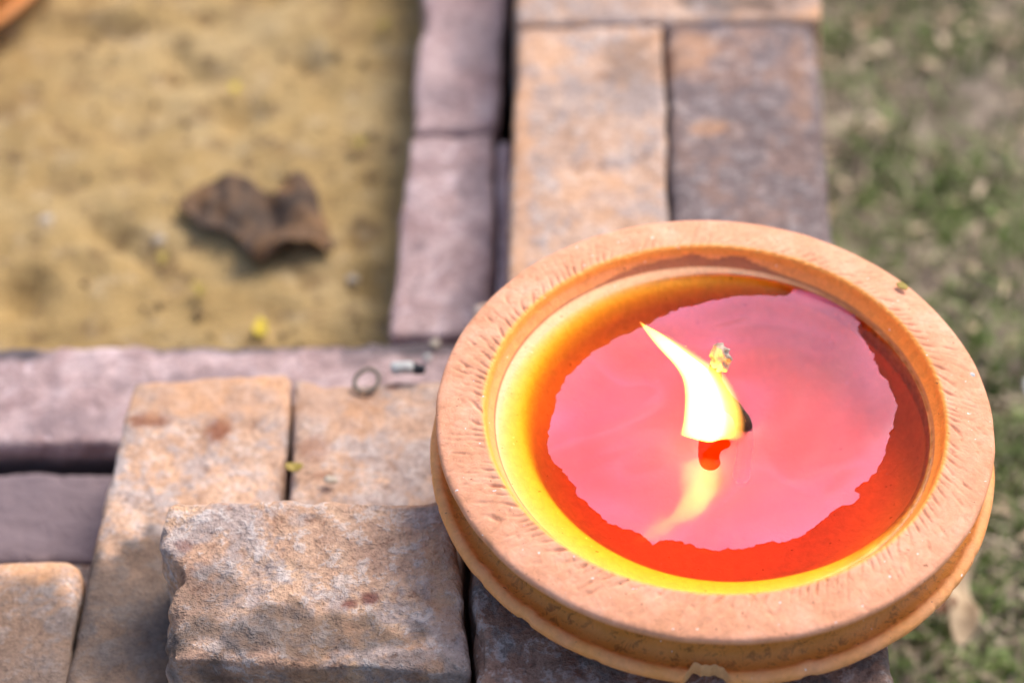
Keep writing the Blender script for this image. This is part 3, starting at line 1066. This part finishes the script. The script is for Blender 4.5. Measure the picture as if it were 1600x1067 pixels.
tube('paper_roll', sp_, [.0022, .0025, .0026, .0026, .0025, .0026, .0025, .0025, .0023], MAT_WHITE, stub, 14, .12, 1, origin=s0)
sp_ = spline([s1, (s1 + s2) / 2, s2], 4)
tube('burnt_end', sp_, [.0022, .0022, .0021, .0021, .0020, .0019, .0018, .0016, .0011], MAT_BLACK, stub, 14, .25, 4, origin=s0)
pebble('crumb', at(680, 540, Z_LOW + .001), .0022, MAT_PEBBLE, 'pale crumb on the pink bricks at the inside wall corner', 'crumb', (1, 1.2, .7), 31)
pebble('crumb', at(668, 560, Z_LOW + .001), .0015, MAT_WHITE, 'tiny whitish crumb behind the paper stub', 'crumb', (1, 1.3, .6), 35)
gp = LC + Vector((0, 0, 0))
pebble('grit_speck', at(1518, 590, OIL_Z + .0042) + Vector((0, 0, .0001)), .0013, MAT_WHITE, 'white speck of grit on the right of the lamp rim', 'grit', (1, 1, .8), 41)
flat_leaf('leaf_scrap', [(1400, 446), (1408, 443), (1418, 450), (1416, 455), (1406, 453)], OIL_Z + .0080, lambda a, b: .0008, MAT_GREENPETAL,
          'tiny green leaf scrap on the back right of the lamp rim', 'leaf', 0.0003, 3)

# dry leaves on the grass
def curl(cx, w, a):
    return lambda px, py: 0.026 + a * ((px - cx) / w) ** 2 + .004 * noise.noise(Vector((px * .02, py * .02, 3)))


Zg = Z_SOIL + .012
flat_leaf('dry_leaf', [(1500, 912), (1510, 925), (1502, 965), (1506, 1000), (1516, 1035), (1498, 1062), (1480, 1062), (1470, 1030), (1468, 990), (1474, 950), (1486, 920)],
          Zg, curl(1490, 26, .006), MAT_STRAWLEAF, 'long pale tan dry leaf on the grass right of the lamp', 'leaf', .001, 7)
flat_leaf('dry_leaf', [(1432, 985), (1452, 978), (1474, 992), (1480, 1012), (1462, 1018), (1440, 1006)],
          Zg, curl(1455, 26, .006), MAT_REDLEAF, 'short russet dry leaf beside the long tan leaf', 'leaf', .001, 7)
flat_leaf('dry_leaf', [(1590, 655), (1612, 650), (1622, 668), (1610, 684), (1592, 676)], Zg, curl(1604, 20, .006), MAT_WHITE,
          'whitish scrap in the grass at the right edge', 'leaf', .001, 6)


# ------------------------------------------------------------------ grass, straw and crumbs (nobody could count them)
rng = np.random.default_rng(5)
G0, G1 = at(1290, 1067, Z_SOIL).x, at(1900, 0, Z_SOIL).x


def blades(name, n, hmin, hmax, wmin, wmax, lean, mat, mask, region, label, cat, flat=0.0):
    V, F = [], []
    x0, x1, y0, y1 = region
    k = 0
    tries = 0
    while k < n and tries < n * 12:
        tries += 1
        x, y = rng.uniform(x0, x1), rng.uniform(y0, y1)
        if not mask(x, y): continue
        h, w = rng.uniform(hmin, hmax), rng.uniform(wmin, wmax)
        a, la = rng.uniform(0, 2 * math.pi), rng.uniform(*lean)
        dx, dy = math.cos(a), math.sin(a)
        z = soil_h(x, y) - .001 + rng.uniform(0, flat)
        b = len(V)
        ux, uy = -dy * w, dx * w
        m1 = (x + dx * h * math.sin(la) * .5, y + dy * h * math.sin(la) * .5, z + h * math.cos(la) * .62 + .001)
        tp = (x + dx * h * math.sin(la), y + dy * h * math.sin(la), z + h * math.cos(la) * .9 + .0012)
        V += [(x - ux, y - uy, z), (x + ux, y + uy, z), (m1[0] + ux * .8, m1[1] + uy * .8, m1[2]), (m1[0] - ux * .8, m1[1] - uy * .8, m1[2]), tp]
        F += [(b, b + 1, b + 2, b + 3), (b + 3, b + 2, b + 4)]
        k += 1
    o = link(name, V, F, mat, None, False)
    tag(o, label, cat, kind='stuff')
    return o


MAT_GRASS = simple('green_grass', [(0.10, 0.15, 0.035), (0.19, 0.26, 0.075), (0.32, 0.35, 0.15)], 22, .6, .0002, 200)
MAT_STRAW = simple('dry_straw', [(0.20, 0.16, 0.11), (0.36, 0.29, 0.20), (0.54, 0.46, 0.34)], 28, .8, .0002, 200)


def gmask(x, y):
    v = noise.noise(Vector((x * 11, y * 11, 4.0))) + .5 * noise.noise(Vector((x * 27, y * 27, 1.0)))
    lower = sstep(0.35, -0.05, y) * .6      # greener nearer the viewer
    right = sstep(.13, .26, x) * .1
    return v > rng.uniform(-.45, .6) - lower - right - .06


WX = at(1330, 500, Z_SOIL).x
blades('grass', 42000, .008, .026, .0006, .0014, (.2, 1.25), MAT_GRASS, gmask, (WX - .03, WX + .65, -.55, .8), 'short patchy green grass beside the wall', 'grass')
blades('straw', 16000, .006, .024, .0005, .0012, (1.2, 1.57), MAT_STRAW, lambda x, y: noise.noise(Vector((x * 8, y * 8, 9))) > rng.uniform(-.6, .4),
       (WX - .03, WX + .65, -.55, .8), 'dry straw and leaf litter among the grass', 'straw', .008)

blades('leaf_litter', 1300, .006, .018, .0016, .0038, (1.25, 1.57), MAT_STRAWLEAF, lambda x, y: noise.noise(Vector((x * 9, y * 9, 2))) > rng.uniform(-.5, .5) + .25 * sstep(.3, 0, y),
       (WX - .02, WX + .65, -.55, .8), 'pale crumbled leaf litter on the soil beside the wall', 'litter', .014)

MAT_CRUMB = simple('sand_crumbs', [(0.20, 0.13, 0.07), (0.36, 0.25, 0.13), (0.55, 0.43, 0.28)], 25, .9, .0003, 400)
V, F = [], []
for k in range(2600):
    x, y = SX1 - .015 - rng.uniform(0, .9) ** 1.3, SY0 + rng.uniform(.02, .95)
    r = .0007 + .0022 * rng.random() ** 3
    z = sand_h(x, y) + r * .3
    b = len(V)
    q = rng.uniform(.7, 1.3, 6)
    V += [(x + r * q[0], y, z), (x, y + r * q[1], z), (x - r * q[2], y, z), (x, y - r * q[3], z), (x, y, z + r * q[4]), (x, y, z - r * q[5])]
    F += [(b, b + 1, b + 4), (b + 1, b + 2, b + 4), (b + 2, b + 3, b + 4), (b + 3, b, b + 4), (b + 1, b, b + 5), (b + 2, b + 1, b + 5), (b + 3, b + 2, b + 5), (b, b + 3, b + 5)]
cr = link('sand_crumbs', V, F, MAT_CRUMB, None, False)
tag(cr, 'fine grit and crumbs scattered over the sand', 'grit', kind='stuff')
